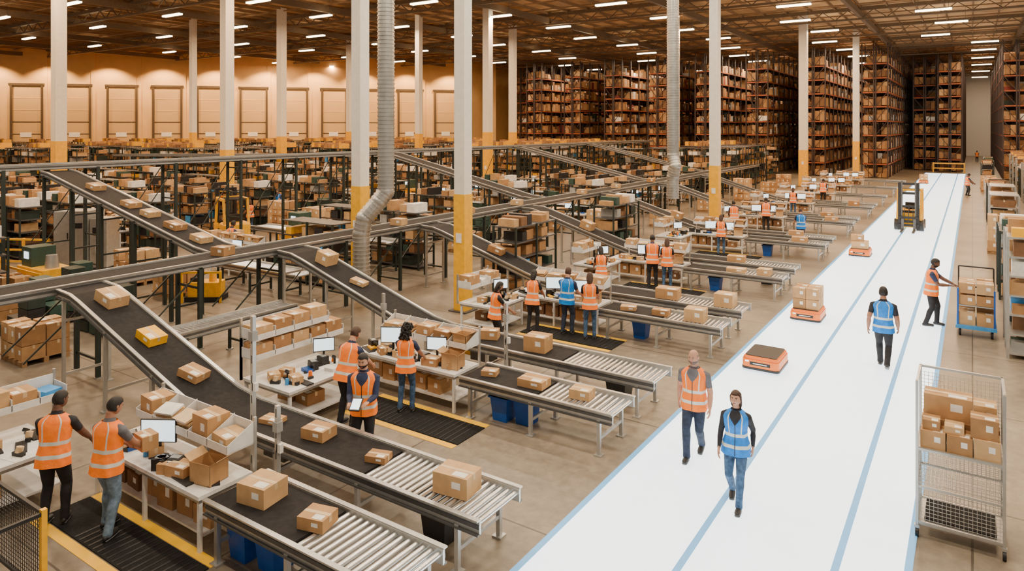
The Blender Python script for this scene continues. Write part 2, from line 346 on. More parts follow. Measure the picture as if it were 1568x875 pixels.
def organizer(mb,x0,x1,y0,y1,z,along='x',face=-1,up=True):
    L=(x1-x0) if along=='x' else (y1-y0)
    for (a,b_) in ((x0,y1),(x1,y1)) if along=='x' else ((x0,y0),(x0,y1)):
        mb.b0(a-.02,a+.02,b_-.02,b_+.02,.7,z+.35,'steel')
    mb.b0(x0,x1,y0,y1,z-.02,z,'white')
    if along=='x':
        mb.b0(x0,x1,y1-.015,y1,z,z+.28,'white'); mb.b0(x0,x1,y0,y0+.012,z,z+.09,'white'); n=max(2,int(L/.42))
        for i in range(n+1):
            x=x0+L*i/n
            mb.add([(x-.006,y0,z),(x+.006,y0,z),(x+.006,y1,z),(x-.006,y1,z),(x-.006,y0,z+.1),(x+.006,y0,z+.1),(x+.006,y1,z+.3),(x-.006,y1,z+.3)],[(3,2,1,0),(4,5,6,7),(0,1,5,4),(1,2,6,5),(2,3,7,6),(3,0,4,7)],'white')
            if i<n:
                r=random.random()
                if r<.6: cbox(mb,x+L/n/2,(y0+y1)/2,z,L/n*.85,(y1-y0)*.8,random.uniform(.15,.36),random.uniform(-.15,.15))
                elif r<.8:
                    for k in range(4): mb.box(x+L/n/2,(y0+y1)/2-.03*k,z+.05+.05*k,L/n*.7,(y1-y0)*.6,.03,random.choice(['card_c','paper','tape','card_a']),rz=random.uniform(-.3,.3),rx=.25)
                else: openbox(mb,x+L/n/2,(y0+y1)/2,z,L/n*.7,(y1-y0)*.7,.22)
    else:
        mb.b0(x0,x0+.015,y0,y1,z,z+.28,'white'); mb.b0(x1-.012,x1,y0,y1,z,z+.09,'white'); n=max(2,int(L/.38))
        for i in range(n+1):
            y=y0+L*i/n; mb.b0(x0,x1,y-.006,y+.006,z,z+.18,'white')
            if i<n:
                r=random.random()
                if r<.82: cbox(mb,(x0+x1)/2,y+L/n/2,z,(x1-x0)*.85,L/n*.88,random.uniform(.2,.33),random.uniform(-.12,.12))
                else: mb.box((x0+x1)/2,y+L/n/2,z+.07,(x1-x0)*.7,L/n*.7,.12,random.choice(['blue_lt','paper','white','card_c']),rz=.2)
def deskstuff(mb,x0,x1,y0,y1,n=10,z=.75):
    for i in range(n):
        x=random.uniform(x0+.15,x1-.15); y=random.uniform(y0+.1,y1-.12); r=random.random(); rz=random.uniform(-.6,.6)
        if r<.16: mb.box(x,y,z+.012,.42,.15,.022,'black',rz); 
        elif r<.34: mb.box(x,y,z+.03,.18,.07,.06,'black',rz); mb.cyl((x,y,z+.05),(x,y+.02,z+.13),.05,.05,'tape',12)
        elif r<.46: mb.rprism(x,y,.07,.12,.03,z,z+.035,'black')
        elif r<.56: mb.box(x,y,z+.003,.3,.21,.004,'paper',rz)
        elif r<.66: mb.box(x,y,z+.08,.2,.16,.16,'black',rz); mb.box(x,y,z+.165,.14,.1,.01,'grey',rz)
        elif r<.74: mb.cyl((x,y,z),(x,y,z+.11),.04,.035,random.choice(['blue_lt','orange','white']),12)
        elif r<.84: cbox(mb,x,y,z,.26,.2,.14,rz)
        elif r<.91: mb.cyl((x,y,z),(x,y,z+.12),.025,.022,'black',8); mb.beam((x,y,z+.12),(x+.03,y-.07,z+.17),.05,.05,'black')
        else: mb.box(x,y,z+.03,.22,.15,.06,random.choice(['yellow','blue','grey','white']),rz)
for g,y0 in enumerate(GY):
    random.seed(100+g)
    mb=MB(); ty=y0 if g<2 else y0+.2
    tabletop(mb,-11.0,-8.25,ty-.02,ty+.78)
    organizer(mb,-10.6,-8.3,ty+.42,ty+.85,1.12)
    deskstuff(mb,-11,-8.35,ty,ty+.5,34 if g<4 else 12)
    monitor(mb,-9.75 if g!=1 else -10.15,ty+.3,.75,.5 if g else .55,.52)
    if g==1: monitor(mb,-9.0,ty+.36,.75,.4,.42)
    if g>=2: monitor(mb,-9.0,ty+.3,.75,.4)
    openbox(mb,-8.55,ty+.32,.75,.36,.32,.28,.2)
    cbox(mb,-9.0,ty+.2,.75,.34,.26,.15,.2)
    mb.build('packing_workstation',origin=(-9.6,ty+.4,0))
    if g==0: sx0,sx1,sy0,sy1=-12.6,-11.25,3.0,4.9
    elif g==1: sx0,sx1,sy0,sy1=-11.5,-10.15,8.05,9.8
    elif g==5: sx0,sx1,sy0,sy1=-11.6,-10.4,y0-1.7,y0-.4
    else: sx0,sx1,sy0,sy1=-11.6,-10.4,y0-1.5,y0-.1
    mb=MB(); tabletop(mb,sx0,sx1,sy0,sy1)
    deskstuff(mb,sx0+.4,sx1,sy0,sy1,26)
    if g: monitor(mb,sx0+.65,sy1-.35,.75,.9,.42)
    organizer(mb,sx0-.05,sx0+.4,sy0,sy1+(.4 if g<2 else 0),1.15,'y')
    if g==1: organizer(mb,sx0-.05,sx0+.4,sy0,sy1,1.52,'y')
    mb.build('packing_bench',origin=((sx0+sx1)/2,(sy0+sy1)/2,0))
    my0,my1=(4.42,5.05) if g==0 else (ty-1.0,ty-.2)
    mx1=-7.9 if g==0 else -7.4
    mb=MB(); mb.b0(-10.9 if g==0 else -10.1,mx1,my0,my1,0,.015,'mat_black')
    for i in range(int((mx1+10.0)/.12)): mb.b0(-10.+i*.12,-10.+i*.12+.03,my0+.02,my1-.02,.015,.019,'black')
    mb.build('anti_fatigue_mat',origin=(-9,my0,0))
    for yy in(my0-.16,my1+.02):
        mb=MB(); mb.b0(-10.9 if g==0 else -10.1,mx1,yy,yy+.14,.001,.006,'line_yellow'); mb.build('floor_stripe')
for x,y,h in ((-9.03,6.5,2.65),(-8.3,6.38,1.5),(-7.95,11.7,1.9),(-11.2,11.5,1.7)):
    mb=MB(); mb.box(0,0,h/2,.06,.06,h,'steel'); mb.box(0,0,.01,.16,.16,.02,'steel')
    for i in range(int(h/.3)): mb.box(0,-.032,.2+i*.3,.02,.004,.12,'steel_dk')
    mb.box(.0,0,h-.3,.1,.1,.14,'grey'); mb.box(.05,0,h*.6,.08,.06,.12,'white'); mb.build('utility_post',(x,y,0))
def bin_(name,x,y,mt,s=.42,h=.5):
    mb=MB(); t=.015
    def ring(w_,z,): return [V((a*w_/2,b_*w_/2,z)) for a,b_ in((-1,-1),(1,-1),(1,1),(-1,1))]
    mb.loft([ring(s*.78,0),ring(s,h),ring(s+.06,h),ring(s+.06,h-.03),ring(s+.01,h-.03)],mt,False,False)
    mb.loft([ring(s*.74,.02),ring(s-.03,h)],'black',False,False); mb.add(ring(s*.76,.02),[(0,1,2,3)],'black'); mb.build(name,(x,y,0))
for x,y in ((-7.75,5.5),(-7.25,5.55),(-7.35,10.75),(-6.9,10.85),(-7.2,16.9),(-7.2,23.2),(-7.3,30.7)): bin_('blue_bin',x,y,'blue',.38,.46)
for x,y in ((-5.9,7.17),(-5.9,12.75),(-5.9,18.8),(-6,25.2)): bin_('black_bin',x,y,'black',.44,.5)
mb=MB()
for x in(-10.6,-8.9): mb.box(x,3.62,.55,.06,.06,1.1,'yellow' if x>-9 else 'black')
for z in(.12,1.05): mb.beam((-10.6,3.62,z),(-8.9,3.62,z),.04,.04,'black')
for i in range(35): mb.beam((-10.6+i*.05,3.62,.12),(-10.6+i*.05,3.62,1.05),.006,.006,'black')
for i in range(19): mb.beam((-10.6,3.62,.12+i*.05),(-8.9,3.62,.12+i*.05),.006,.006,'black')
mb.beam((-8.9,3.62,1.05),(-8.9,2.4,1.05),.04,.04,'black'); mb.box(-8.9,2.4,.55,.06,.06,1.1,'yellow')
mb.build('safety_fence',origin=(-9.7,3.62,0))

# ------------------------------------------------------------ storage things
def shelf_unit(w_,d_,h,lv,seed,fm='leg_black',det=False,dens=1.):
    random.seed(seed); mb=MB()
    for x in(-w_/2,0,w_/2) if w_>1.8 else (-w_/2,w_/2):
        for y in(-d_/2,d_/2): mb.box(x,y,h/2,.06,.06,h,fm)
    for l in range(lv+1):
        z=.12+l*(h-.15)/lv
        mb.box(0,0,z,w_,d_,.04,random.choice(['steel_dk','steel_dk','rack_b']) if fm=='leg_black' else 'steel')
        if l==lv and random.random()<.3: continue
        x=-w_/2+.08
        gap=(h-.15)/lv-.08
        while x<w_/2-.25:
            bw=random.uniform(.25,.5)
            if x+bw>w_/2: break
            if random.random()<.85*dens:
                r=random.random(); bh=random.uniform(.4,.9)*min(gap,.5)
                if r<.62: cbox(mb,x+bw/2,0,z+.02,bw*.92,d_*random.uniform(.6,.95),bh,0,det,random.choice(CARDS+['card_d','card_b']))
                else: mb.box(x+bw/2,0,z+.02+bh/2,bw*.9,d_*.85,bh,random.choice(['tote','blue_lt','white','grey','black','yellow','tote','black','leg_green','paper']))
            x+=bw+.02
    return mb
def pallet_stack(seed,nl=3,det=False):
    random.seed(seed); mb=MB()
    for i in range(5): mb.box(-.5+i*.25,0,.13,.12,1.1,.02,'wood')
    for y in(-.45,0,.45): mb.box(0,y,.06,1.15,.1,.12,'wood')
    z=.14
    for l in range(nl):
        h=random.uniform(.3,.45)
        for i in range(3):
            for j in range(2):
                if l==nl-1 and random.random()<.35: continue
                cbox(mb,-.38+i*.38,-.26+j*.52,z,.36,.49,h*random.uniform(.9,1),random.uniform(-.03,.03),det)
        z+=h
    return mb
def bench_small(seed):
    random.seed(seed); mb=MB(); tabletop(mb,-1.2,1.2,-.4,.4); deskstuff(mb,-1.2,1.2,-.4,.3,14); organizer(mb,-1.1,1.1,.1,.42,1.15)
    monitor(mb,0,.0,.75,random.uniform(-.5,1.),.45)
    return mb
def totes(seed):
    random.seed(seed); mb=MB()
    for i in range(3):
        for j in range(2):
            for k in range(random.randint(1,5)):
                mb.rprism(-.65+i*.65,-.25+j*.5,.58,.42,.04,k*.3+.02,k*.3+.3,random.choice(['tote','tote','black','leg_green']))
    return mb
def machine(seed):
    random.seed(seed); mb=MB(); mb.rprism(0,0,1.8,.9,.08,.1,1.1,random.choice(['yellow','grey'])); mb.box(0,0,.05,1.9,.95,.1,'black'); mb.box(-.4,0,1.4,.7,.7,.6,'leg_green'); mb.cyl((.5,0,1.1),(.5,0,1.5),.2,.16,'steel',14)
    mb.box(.4,-.46,.7,.5,.02,.4,'black'); mb.box(-.4,-.36,1.45,.3,.02,.22,'screen')
    for x in(-1.15,1.15): mb.box(x,-.6,.55,.07,.07,1.1,'yellow')
    for z in(.5,1.05): mb.box(0,-.6,z,2.3,.05,.06,'yellow')
    return mb
def lib(name,mb):
    me=bpy.data.meshes.new(name); me.from_pydata(mb.v,[],mb.f)
    for n in mb.names: me.materials.append(MATS[n])
    me.polygons.foreach_set('material_index',mb.m); me.polygons.foreach_set('use_smooth',mb.sm); me.update(); return (name,me)
sh=[lib('storage_shelf',shelf_unit(2.6,.9,2.2,4,s_)) for s_ in (1,2,3)]
sht=[lib('storage_shelf',shelf_unit(3.0,1.0,3.7,6,s_)) for s_ in (4,5,6)]
ps=[lib('pallet_of_boxes',pallet_stack(s_,n_,True)) for s_,n_ in ((1,3),(2,4),(3,2))]
bs=[lib('packing_bench',bench_small(s_)) for s_ in (1,2,3)]
ts=[lib('tote_stack',totes(s_)) for s_ in (1,2)]
ms=[lib('packaging_machine',machine(s_)) for s_ in (1,3)]
FARP=[(-24.5,16.6),(-31.5,22.5),(-47,33),(-56,32.5),(-66,32),(-52,44),(-45,56),(-38,33),(-70,40),(-40,66),(-58,50),(-33,60),(-22.5,35.5),(-21.5,49),(-76,36),(-62,45),(-24,57),(-35,27),(-40,38),(-19.5,21.5),(-20,29.8),(-34,36),(-49,27),(-60,41),(-30.5,40)]
random.seed(11)
def inside(x,y): return (V((x,y,0))-W0).dot(wn)>4
y=9.
while y<79:
    x=-18.8
    while x>-104:
        X=x+random.uniform(-.2,.2); Y=y+random.uniform(-.15,.15); d=-.555*X+.832*Y; s_=.832*X+.555*Y
        ok=inside(X,Y) and abs(X+27.4)>2. and d>0 and s_/d>-.85 and s_/d<.75
        for c in COLS:
            if abs(X-c[0])<2 and abs(Y-c[1])<1.2: ok=False
        for px,py in FARP:
            if abs(X-px)<1.7 and abs(Y-py)<.9: ok=False
        if X>-28:
            for cy in (11.3,14.5,19,27.8,41,52):
                if abs(Y-cy)<1.0: ok=False
        elif abs(Y-30)<1.: ok=False
        if -33<X<-24 and 11<Y<24: ok=False
        if X>-24 and Y<15: ok=False
        if X>-26 and 15<Y<18: ok=False
        if ok and random.random()<(.98 if d>45 else .92):
            r=random.random()
            if d>58: c=random.choice(sht if r<.75 else sh)
            elif r<.42: c=random.choice(sh)
            elif r<.62: c=random.choice(ps)
            elif r<.82: c=random.choice(bs)
            elif r<.90: c=random.choice(ms)
            else: c=random.choice(ts)
            inst(c[0],c[1],(X,Y,0),random.choice([0,0,math.pi]) if c[0] not in('packing_bench','packaging_machine') else 0)
        x-=2.95 if d<58 else 3.5
    y+=1.9
inst(*sh[0],(-12.9,20.4-.2,0),math.pi/2); inst(*sh[1],(-12.9,27.6,0),math.pi/2)
for i,y in enumerate((21.,29.,36.5,44.5,52.5,60.5,66)): inst(*ps[i%3],(-14.3,y,0))
near_sh=lib('storage_shelf',shelf_unit(2.0,1.1,2.9,6,21,'steel',True)); near_sh2=lib('storage_shelf',shelf_unit(2.2,1.1,2.4,4,22,'steel',True))
inst(*near_sh,(1.25,21.2,0),math.pi/2-.0); inst(*near_sh2,(1.4,24.6,0),math.pi/2)
random.seed(5)
for i,y in enumerate(np.arange(28.2,84,2.9)):
    c=random.choice([near_sh2,bs[0],sh[0],ps[0],sh[1],ps[1],bs[1]]); inst(*c,(1.3+random.uniform(-.2,.1),float(y),0),math.pi/2 if c[0]!='pallet_of_boxes' else 0)
    c=random.choice([sh[0],sh[1],near_sh,ps[1]]); inst(*c,(3.6,float(y),0),math.pi/2)
for i,(a,b_) in enumerate(((-29.9,23.3),(-28.6,23.5),(-26.,22.3),(-24.6,22.2),(-25.9,17.3),(-18.6,7.4),(-24.5,12.9),(-22.6,7.9),(-21.8,12.8))): inst(*ps[(1,0,1,0,0,2,0,2,0)[i]],(a,b_,0))
inst(*bs[2],(-20.2,6.3,0)); inst(*ts[1],(-20.6,8.1,0)); inst(*sh[2],(-23.4,6.2,0)); inst(*ts[0],(-19.3,9.5,0))
inst(*sh[0],(-28.6,8.,0)); inst(*sh[1],(-25.4,8.4,0)); inst(*ts[0],(-31.5,14.5,0)); inst(*ts[1],(-22.,9.7,0)); inst(*ts[0],(-21.5,17.,0)); inst(*bs[0],(-22.9,15.8,0)); inst(*sh[2],(-19.3,16.5,0),0); inst(*ms[0],(-24.5,10.,0)); inst(*sh[1],(-31.2,17.,0)); inst(*ms[1],(-24.6,20.4,0)); inst(*bs[1],(-21.6,20.3,0))
def rack(seed,L=56,H=14.):
    random.seed(seed); mb=MB(); bay=2.8; n=int(L/bay); lv=9; dz=H/lv
    for i in range(n+1):
        y=i*bay
        for x in(-1.25,-.1,.1,1.25): mb.box(x,y,H/2+.3,.12,.14,H+.6,'rack_b')
        if i<2 or i==n:
            for l in range(lv):
                for q in(-1,1): mb.beam((q*.1,y,l*dz),(q*1.25,y,(l+1)*dz),.06,.06,'rack_b')
    for l in range(lv):
        z=l*dz
        if l>0:
            for x in(-1.25,1.25): mb.box(x,L/2,z-.06,.06,L,.15,'rack_o')
            for y_ in (0,L): mb.box(0,y_,z-.06,2.5,.06,.15,'rack_o')
            mb.box(0,L/2,z-.02,2.4,L,.03,'rack_b')
        for i in range(n):
            for q in(-1,1):
                if random.random()<.08: continue
                y=i*bay+.12
                while y<(i+1)*bay-.3:
                    w_=random.uniform(.35,.95); w_=min(w_,(i+1)*bay-.1-y)
                    h=random.uniform(.3,.82)*dz*.95
                    r=random.random(); mt=random.choice(['card_b','card_d','card_c','card_a','card_b','card_c']) if r<.78 else random.choice(['white','tote','sh_red','grey','tote','paper'])
                    dd=random.uniform(.85,1.08)
                    if i in (0,n-1):
                        for k in range(2): mb.box(q*(.38+.52*k),y+w_/2,z+h/2+.03,.46,w_*.9,h*random.uniform(.75,1),random.choice([mt,'card_b','card_d','card_a']))
                    else: mb.box(q*(1.19-dd/2),y+w_/2,z+h/2+.03,dd,w_*.9,h,mt); 
                    if random.random()<.3: mb.box(q*1.2,y+w_/2,z+h*.55,.01,w_*.3,h*.25,'paper')
                    y+=w_+.05
    return lib('pallet_rack',mb)
rk=[rack(s_) for s_ in (1,2,3)]
for i in range(9): inst(*rk[i%3],(-8.8-i*6.2,84 if i<8 else 90,0))
inst(*rk[2],(-5.1,103,0)); inst(*rk[1],(-2.3,100.5,0)); inst(*rk[2],(3.9,88,0)); 
mb=MB()
for x in(-4.,-.8): mb.box(x,99.2,.6,.15,.15,1.2,'yellow')
for z in(.5,1.1): mb.box(-2.4,99.2,z,3.2,.12,.15,'yellow')
mb.build('rack_guard_rail',origin=(-2.4,99.2,0))

# ------------------------------------------------------------ vehicles & carts
def agv(x,y,load):
    mb=MB()
    mb.rprism(0,0,.80,1.0,.1,.05,.26,'orange'); mb.rprism(0,0,.76,.96,.09,.26,.33,'orange',.03)
    mb.rprism(0,0,.68,.87,.06,.33,.345,'black'); mb.rprism(0,0,.82,1.02,.1,.04,.09,'black')
    mb.box(0,-.501,.18,.44,.01,.07,'black'); mb.box(0,-.507,.18,.30,.006,.02,'paper'); mb.box(-.28,-.50,.22,.08,.02,.03,'screen')
    mb.box(-.402,0,.2,.01,.4,.06,'black')
    for a in(-.3,.3):
        for b_ in(-.25,.25): mb.cyl((b_-.03,a,.05),(b_+.03,a,.05),.05,.05,'black',12)
    mb.build('warehouse_robot',(x,y,.012))
    if load:
        m2=MB()
        if load==2:
            for k in range(2):
                for i in range(2):
                    for j in range(2): cbox(m2,-.17+i*.345,-.2+j*.4,.0+k*.29,.335,.38,.28,0)
        else:
            cbox(m2,0,-.1,0,.64,.55,.3,0.05); cbox(m2,-.1,-.1,.3,.5,.45,.25,.1)
        m2.build('stack_of_boxes',(x,y,.358),0,bevel=.005)
agv(-3.95,16.4,0); agv(-3.92,21.2,2); agv(-3.98,32.8,1); agv(-3.95,78,2)
def forklift_mesh():
    mb=MB()
    mb.rprism(0,.9,1.2,1.0,.15,.25,1.05,'yellow',.08)
    mb.box(0,.25,.42,1.25,.9,.45,'yellow'); mb.box(0,.25,.66,1.0,.8,.06,'black')
    mb.box(0,-.3,.55,1.2,.35,.75,'yellow'); mb.box(0,-.2,.98,.9,.15,.12,'black')
    mb.box(0,.45,.85,.5,.5,.14,'black'); mb.box(0,.7,1.15,.5,.12,.5,'black')
    for x in(-.54,.54):
        mb.beam((x,-.35,.8),(x,-.1,2.1),.1,.1,'yellow'); mb.beam((x,1.2,1.0),(x,1.0,2.1),.1,.1,'yellow'); mb.beam((x,-.15,2.12),(x,1.05,2.12),.1,.1,'yellow')
    for i in range(8): mb.box(0,-.1+i*.16,2.12,1.0,.05,.04,'black')
    mb.box(0,-.16,2.14,1.15,.06,.1,'yellow')
    mb.cyl((0,-.15,.95),(0,.05,1.2),.02,.02,'black'); mb.cyl((0,.05,1.2),(0,.07,1.22),.17,.17,'black',16)
    for x in(-.42,.42): mb.box(x,-.62,1.3,.14,.16,2.5,'black'); mb.box(x*.75,-.66,1.4,.07,.1,2.5,'steel_dk')
    for z in(.5,1.3,2.0,2.5): mb.box(0,-.62,z,.98,.1,.12,'black')
    mb.box(0,-.74,.32,.95,.06,.12,'black'); mb.box(0,-.74,.72,.95,.06,.12,'black')
    for x in(-.4,-.2,0,.2,.4): mb.box(x,-.74,.9,.03,.04,.7,'black')
    for x in(-.27,.27): mb.box(x,-.79,.35,.12,.05,.6,'steel_dk'); mb.box(x,-1.3,.07,.12,1.1,.045,'steel_dk')
    for x in(-.58,.58):
        mb.cyl((x-.1,-.35,.3),(x+.1,-.35,.3),.3,.3,'black',20); mb.cyl((x-.105,-.35,.3),(x+.105,-.35,.3),.15,.15,'yellow',16)
        mb.cyl((x-.1,1.05,.25),(x+.1,1.05,.25),.25,.25,'black',20); mb.cyl((x-.105,1.05,.25),(x+.105,1.05,.25),.12,.12,'yellow',16)
    mb.box(.35,-.1,2.2,.1,.1,.08,'orange'); mb.box(.3,-.15,1.05,.03,.03,.25,'steel'); return mb
fl=lib('forklift',forklift_mesh())
inst(*fl,(-2.8,42.6,.011)); inst(*fl,(-29.6,20.0,0),-1.9)
mb=MB(); x0,x1,y0,y1=-.62,.34,10.75,11.5
for x in(x0,x1):
    for y in(y0,y1):
        mb.box(x,y,1.12,.035,.035,1.95,'steel'); mb.cyl((x-.02,y,.06),(x+.02,y,.06),.06,.06,'black',14); mb.box(x,y,.14,.06,.06,.04,'steel')
mb.b0(x0,x1,y0,y1,.16,.2,'steel'); mb.b0(x0+.08,x1-.08,y0+.08,y1-.08,.2,.23,'belt')
def grid(p,ux,nu,uz,nz,mt='steel',r=.005):
    p=V(p);ux=V(ux);uz=V(uz)
    for i in range(nu+1): mb.beam(p+ux*i/nu,p+ux*i/nu+uz,r,r,mt)
    for i in range(nz+1): mb.beam(p+uz*i/nz,p+uz*i/nz+ux,r,r,mt)
H=.98
grid((x0,y0,.2),(x1-x0,0,0),20,(0,0,H),20); grid((x0,y1,.2),(x1-x0,0,0),20,(0,0,1.8),36)
grid((x0,y0,.2),(0,y1-y0,0),14,(0,0,H),20); grid((x1,y0,.2),(0,y1-y0,0),14,(0,0,1.8),36)
grid((x0,y0,.68),(x1-x0,0,0),20,(0,y1-y0,0),10)
for z in(.2,.68,1.18):
    for y in(y0,y1): mb.beam((x0,y,z),(x1,y,z),.025,.03,'steel')
    for x in(x0,x1): mb.beam((x,y0,z),(x,y1,z),.025,.03,'steel')
for x in(x0,x1): mb.beam((x,y0,2.08),(x,y1,2.08),.03,.03,'steel')
mb.beam((x0,y1,2.08),(x1,y1,2.08),.03,.03,'steel'); mb.b0(x0,x1,y0,y1,1.17,1.2,'steel')
mb.build('roll_cage_cart',origin=(-.14,11.1,0))
mb=MB()
for i in range(3): cbox(mb,-.44+i*.3,10.93,1.2,.285,.3,.23 if i<2 else .25)
for i in range(3): cbox(mb,-.44+i*.3,11.27,1.2,.285,.33,.3)
cbox(mb,-.46,10.95,1.43,.2,.26,.13); cbox(mb,-.2,10.95,1.43,.22,.26,.1); cbox(mb,.13,10.95,1.45,.3,.28,.26); cbox(mb,-.28,11.28,1.5,.56,.33,.32); cbox(mb,.14,11.28,1.5,.26,.33,.28)
mb.build('stack_of_boxes',origin=(-.14,11.1,1.2),bevel=.004)
mb=MB(); mb.box(0,0,.25,.9,1.3,.08,'blue_lt')
for a in(-.35,.35):
    for b_ in(-.5,.5): mb.cyl((a-.025,b_,.1),(a+.025,b_,.1),.1,.1,'black',14); mb.box(a,b_,.2,.08,.1,.06,'steel')
for a in(-.4,.4): mb.cyl((a,.57,.25),(a,.57,1.65),.02,.02,'black')
mb.cyl((-.4,.57,1.65),(.4,.57,1.65),.02,.02,'black'); mb.cyl((-.4,.57,1.1),(.4,.57,1.1),.02,.02,'black')
for a in(-.4,.4): mb.box(a,-.55,.75,.04,.04,1.0,'blue')
mb.box(0,0,.8,.82,1.1,.03,'steel'); mb.build('platform_trolley',(.08,22.3,0))
mb=MB(); random.seed(3)
for z,h in((.29,.4),(.82,.3),(1.12,.28)):
    for i in range(2):
        for j in range(3): cbox(mb,-.2+i*.4,-.36+j*.36,z,.37,.34,h*random.uniform(.8,1))
mb.build('stack_of_boxes',(.08,22.3,0))
mb=MB(); mb.b0(-1.,.3,-.5,.5,.08,2.25,'grey'); mb.b0(.35,1.0,-.45,.45,.08,1.95,'steel'); mb.b0(-1.05,1.05,-.5,.5,0,.08,'black')
for x in(-.98,-.33): mb.b0(x,x+.6,-.52,-.5,.15,2.2,'steel')
mb.box(-.45,-.53,1.3,.03,.03,.25,'black'); mb.box(.65,-.47,1.5,.35,.03,.25,'black'); mb.box(-.05,-.53,1.7,.3,.02,.2,'black'); mb.box(.7,-.48,.8,.2,.02,.3,'paper')
mb.build('control_cabinet',(-28.9,13.3,0),.6)
mb=MB()
for i in range(4): mb.box(-1.5+i,0,.6,.08,.08,1.2,'yellow')
for z in(.3,.75,1.15): mb.box(0,0,z,3.,.06,.07,'yellow')
mb.build('guard_rail',(-31.,11.5,0),.5)
mb=MB(); mb.rprism(0,0,1.0,.6,.1,.15,.6,'yellow'); mb.box(0,0,.08,1.1,.7,.15,'black'); mb.cyl((.2,0,.6),(.2,0,.85),.12,.1,'yellow',14); mb.box(-.3,0,.66,.3,.3,.12,'black')
for a in(-.6,.6): mb.box(a,-.4,.5,.06,.06,1.0,'yellow')
mb.box(0,-.4,.95,1.2,.06,.06,'yellow'); mb.build('pump_unit',(-20.3,12.9,0),.6)

# ------------------------------------------------------------ people
def ik(a,b_,l1,l2,pole):
    d=b_-a; L=min(d.length,l1+l2-.002); dn=d.normalized(); x=(l1*l1-l2*l2+L*L)/(2*L); h=math.sqrt(max(l1*l1-x*x,0))
    p=(pole-dn*pole.dot(dn)).normalized(); return a+dn*x+p*h, a+dn*L
def remesh(mb,vox):
    me=bpy.data.meshes.new('t'); me.from_pydata(mb.v,[],mb.f); o=bpy.data.objects.new('t',me); bpy.context.scene.collection.objects.link(o)
    r=o.modifiers.new('r','REMESH'); r.mode='VOXEL'; r.voxel_size=vox; s_=o.modifiers.new('s','SMOOTH'); s_.factor=.5; s_.iterations=6
    dg=bpy.context.evaluated_depsgraph_get(); ev=o.evaluated_get(dg); m2=ev.to_mesh()
    vs=np.empty(len(m2.vertices)*3); m2.vertices.foreach_get('co',vs); vs=vs.reshape(-1,3); fs=[tuple(p.vertices) for p in m2.polygons]
    ev.to_mesh_clear(); bpy.data.objects.remove(o); bpy.data.meshes.remove(me); return vs,fs
def hand(mb,w_,d,pn,side,skin,curl=.35):
    d=d.normalized(); pn=(pn-d*pn.dot(d)).normalized(); sd=d.cross(pn); 
    if sd.dot(side)<0: sd=-sd
    mb.limb([w_-d*.02,w_+d*.03,w_+d*.07,w_+d*.088],[(.028,.022),(.038,.019),(.043,.015),(.040,.012)],skin,10,lat=sd)
    for i,(o,l) in enumerate(((.029,.072),(.010,.08),(-.009,.075),(-.028,.058))):
        p=w_+d*.085+sd*o; pts=[p-d*.02,p]; dd=d.copy(); a=curl*.7
        for q in(.45,.3,.25):
            dd=(dd*math.cos(a)+pn*math.sin(a)).normalized(); p=p+dd*l*q; pts.append(p.copy()); a=curl
        mb.limb(pts,[.0095,.0095,.0088,.008,.0068],skin,6)
    t=w_+d*.025+sd*.03; td=(d*.7+sd*.6+pn*.35).normalized(); t1=t+td*.035; t2=t1+(d*.85+sd*.25+pn*.35).normalized()*.03; t3=t2+(d+pn*.4).normalized()*.022
    mb.limb([t-td*.015,t1,t2,t3],[.013,.011,.0095,.008],skin,6)
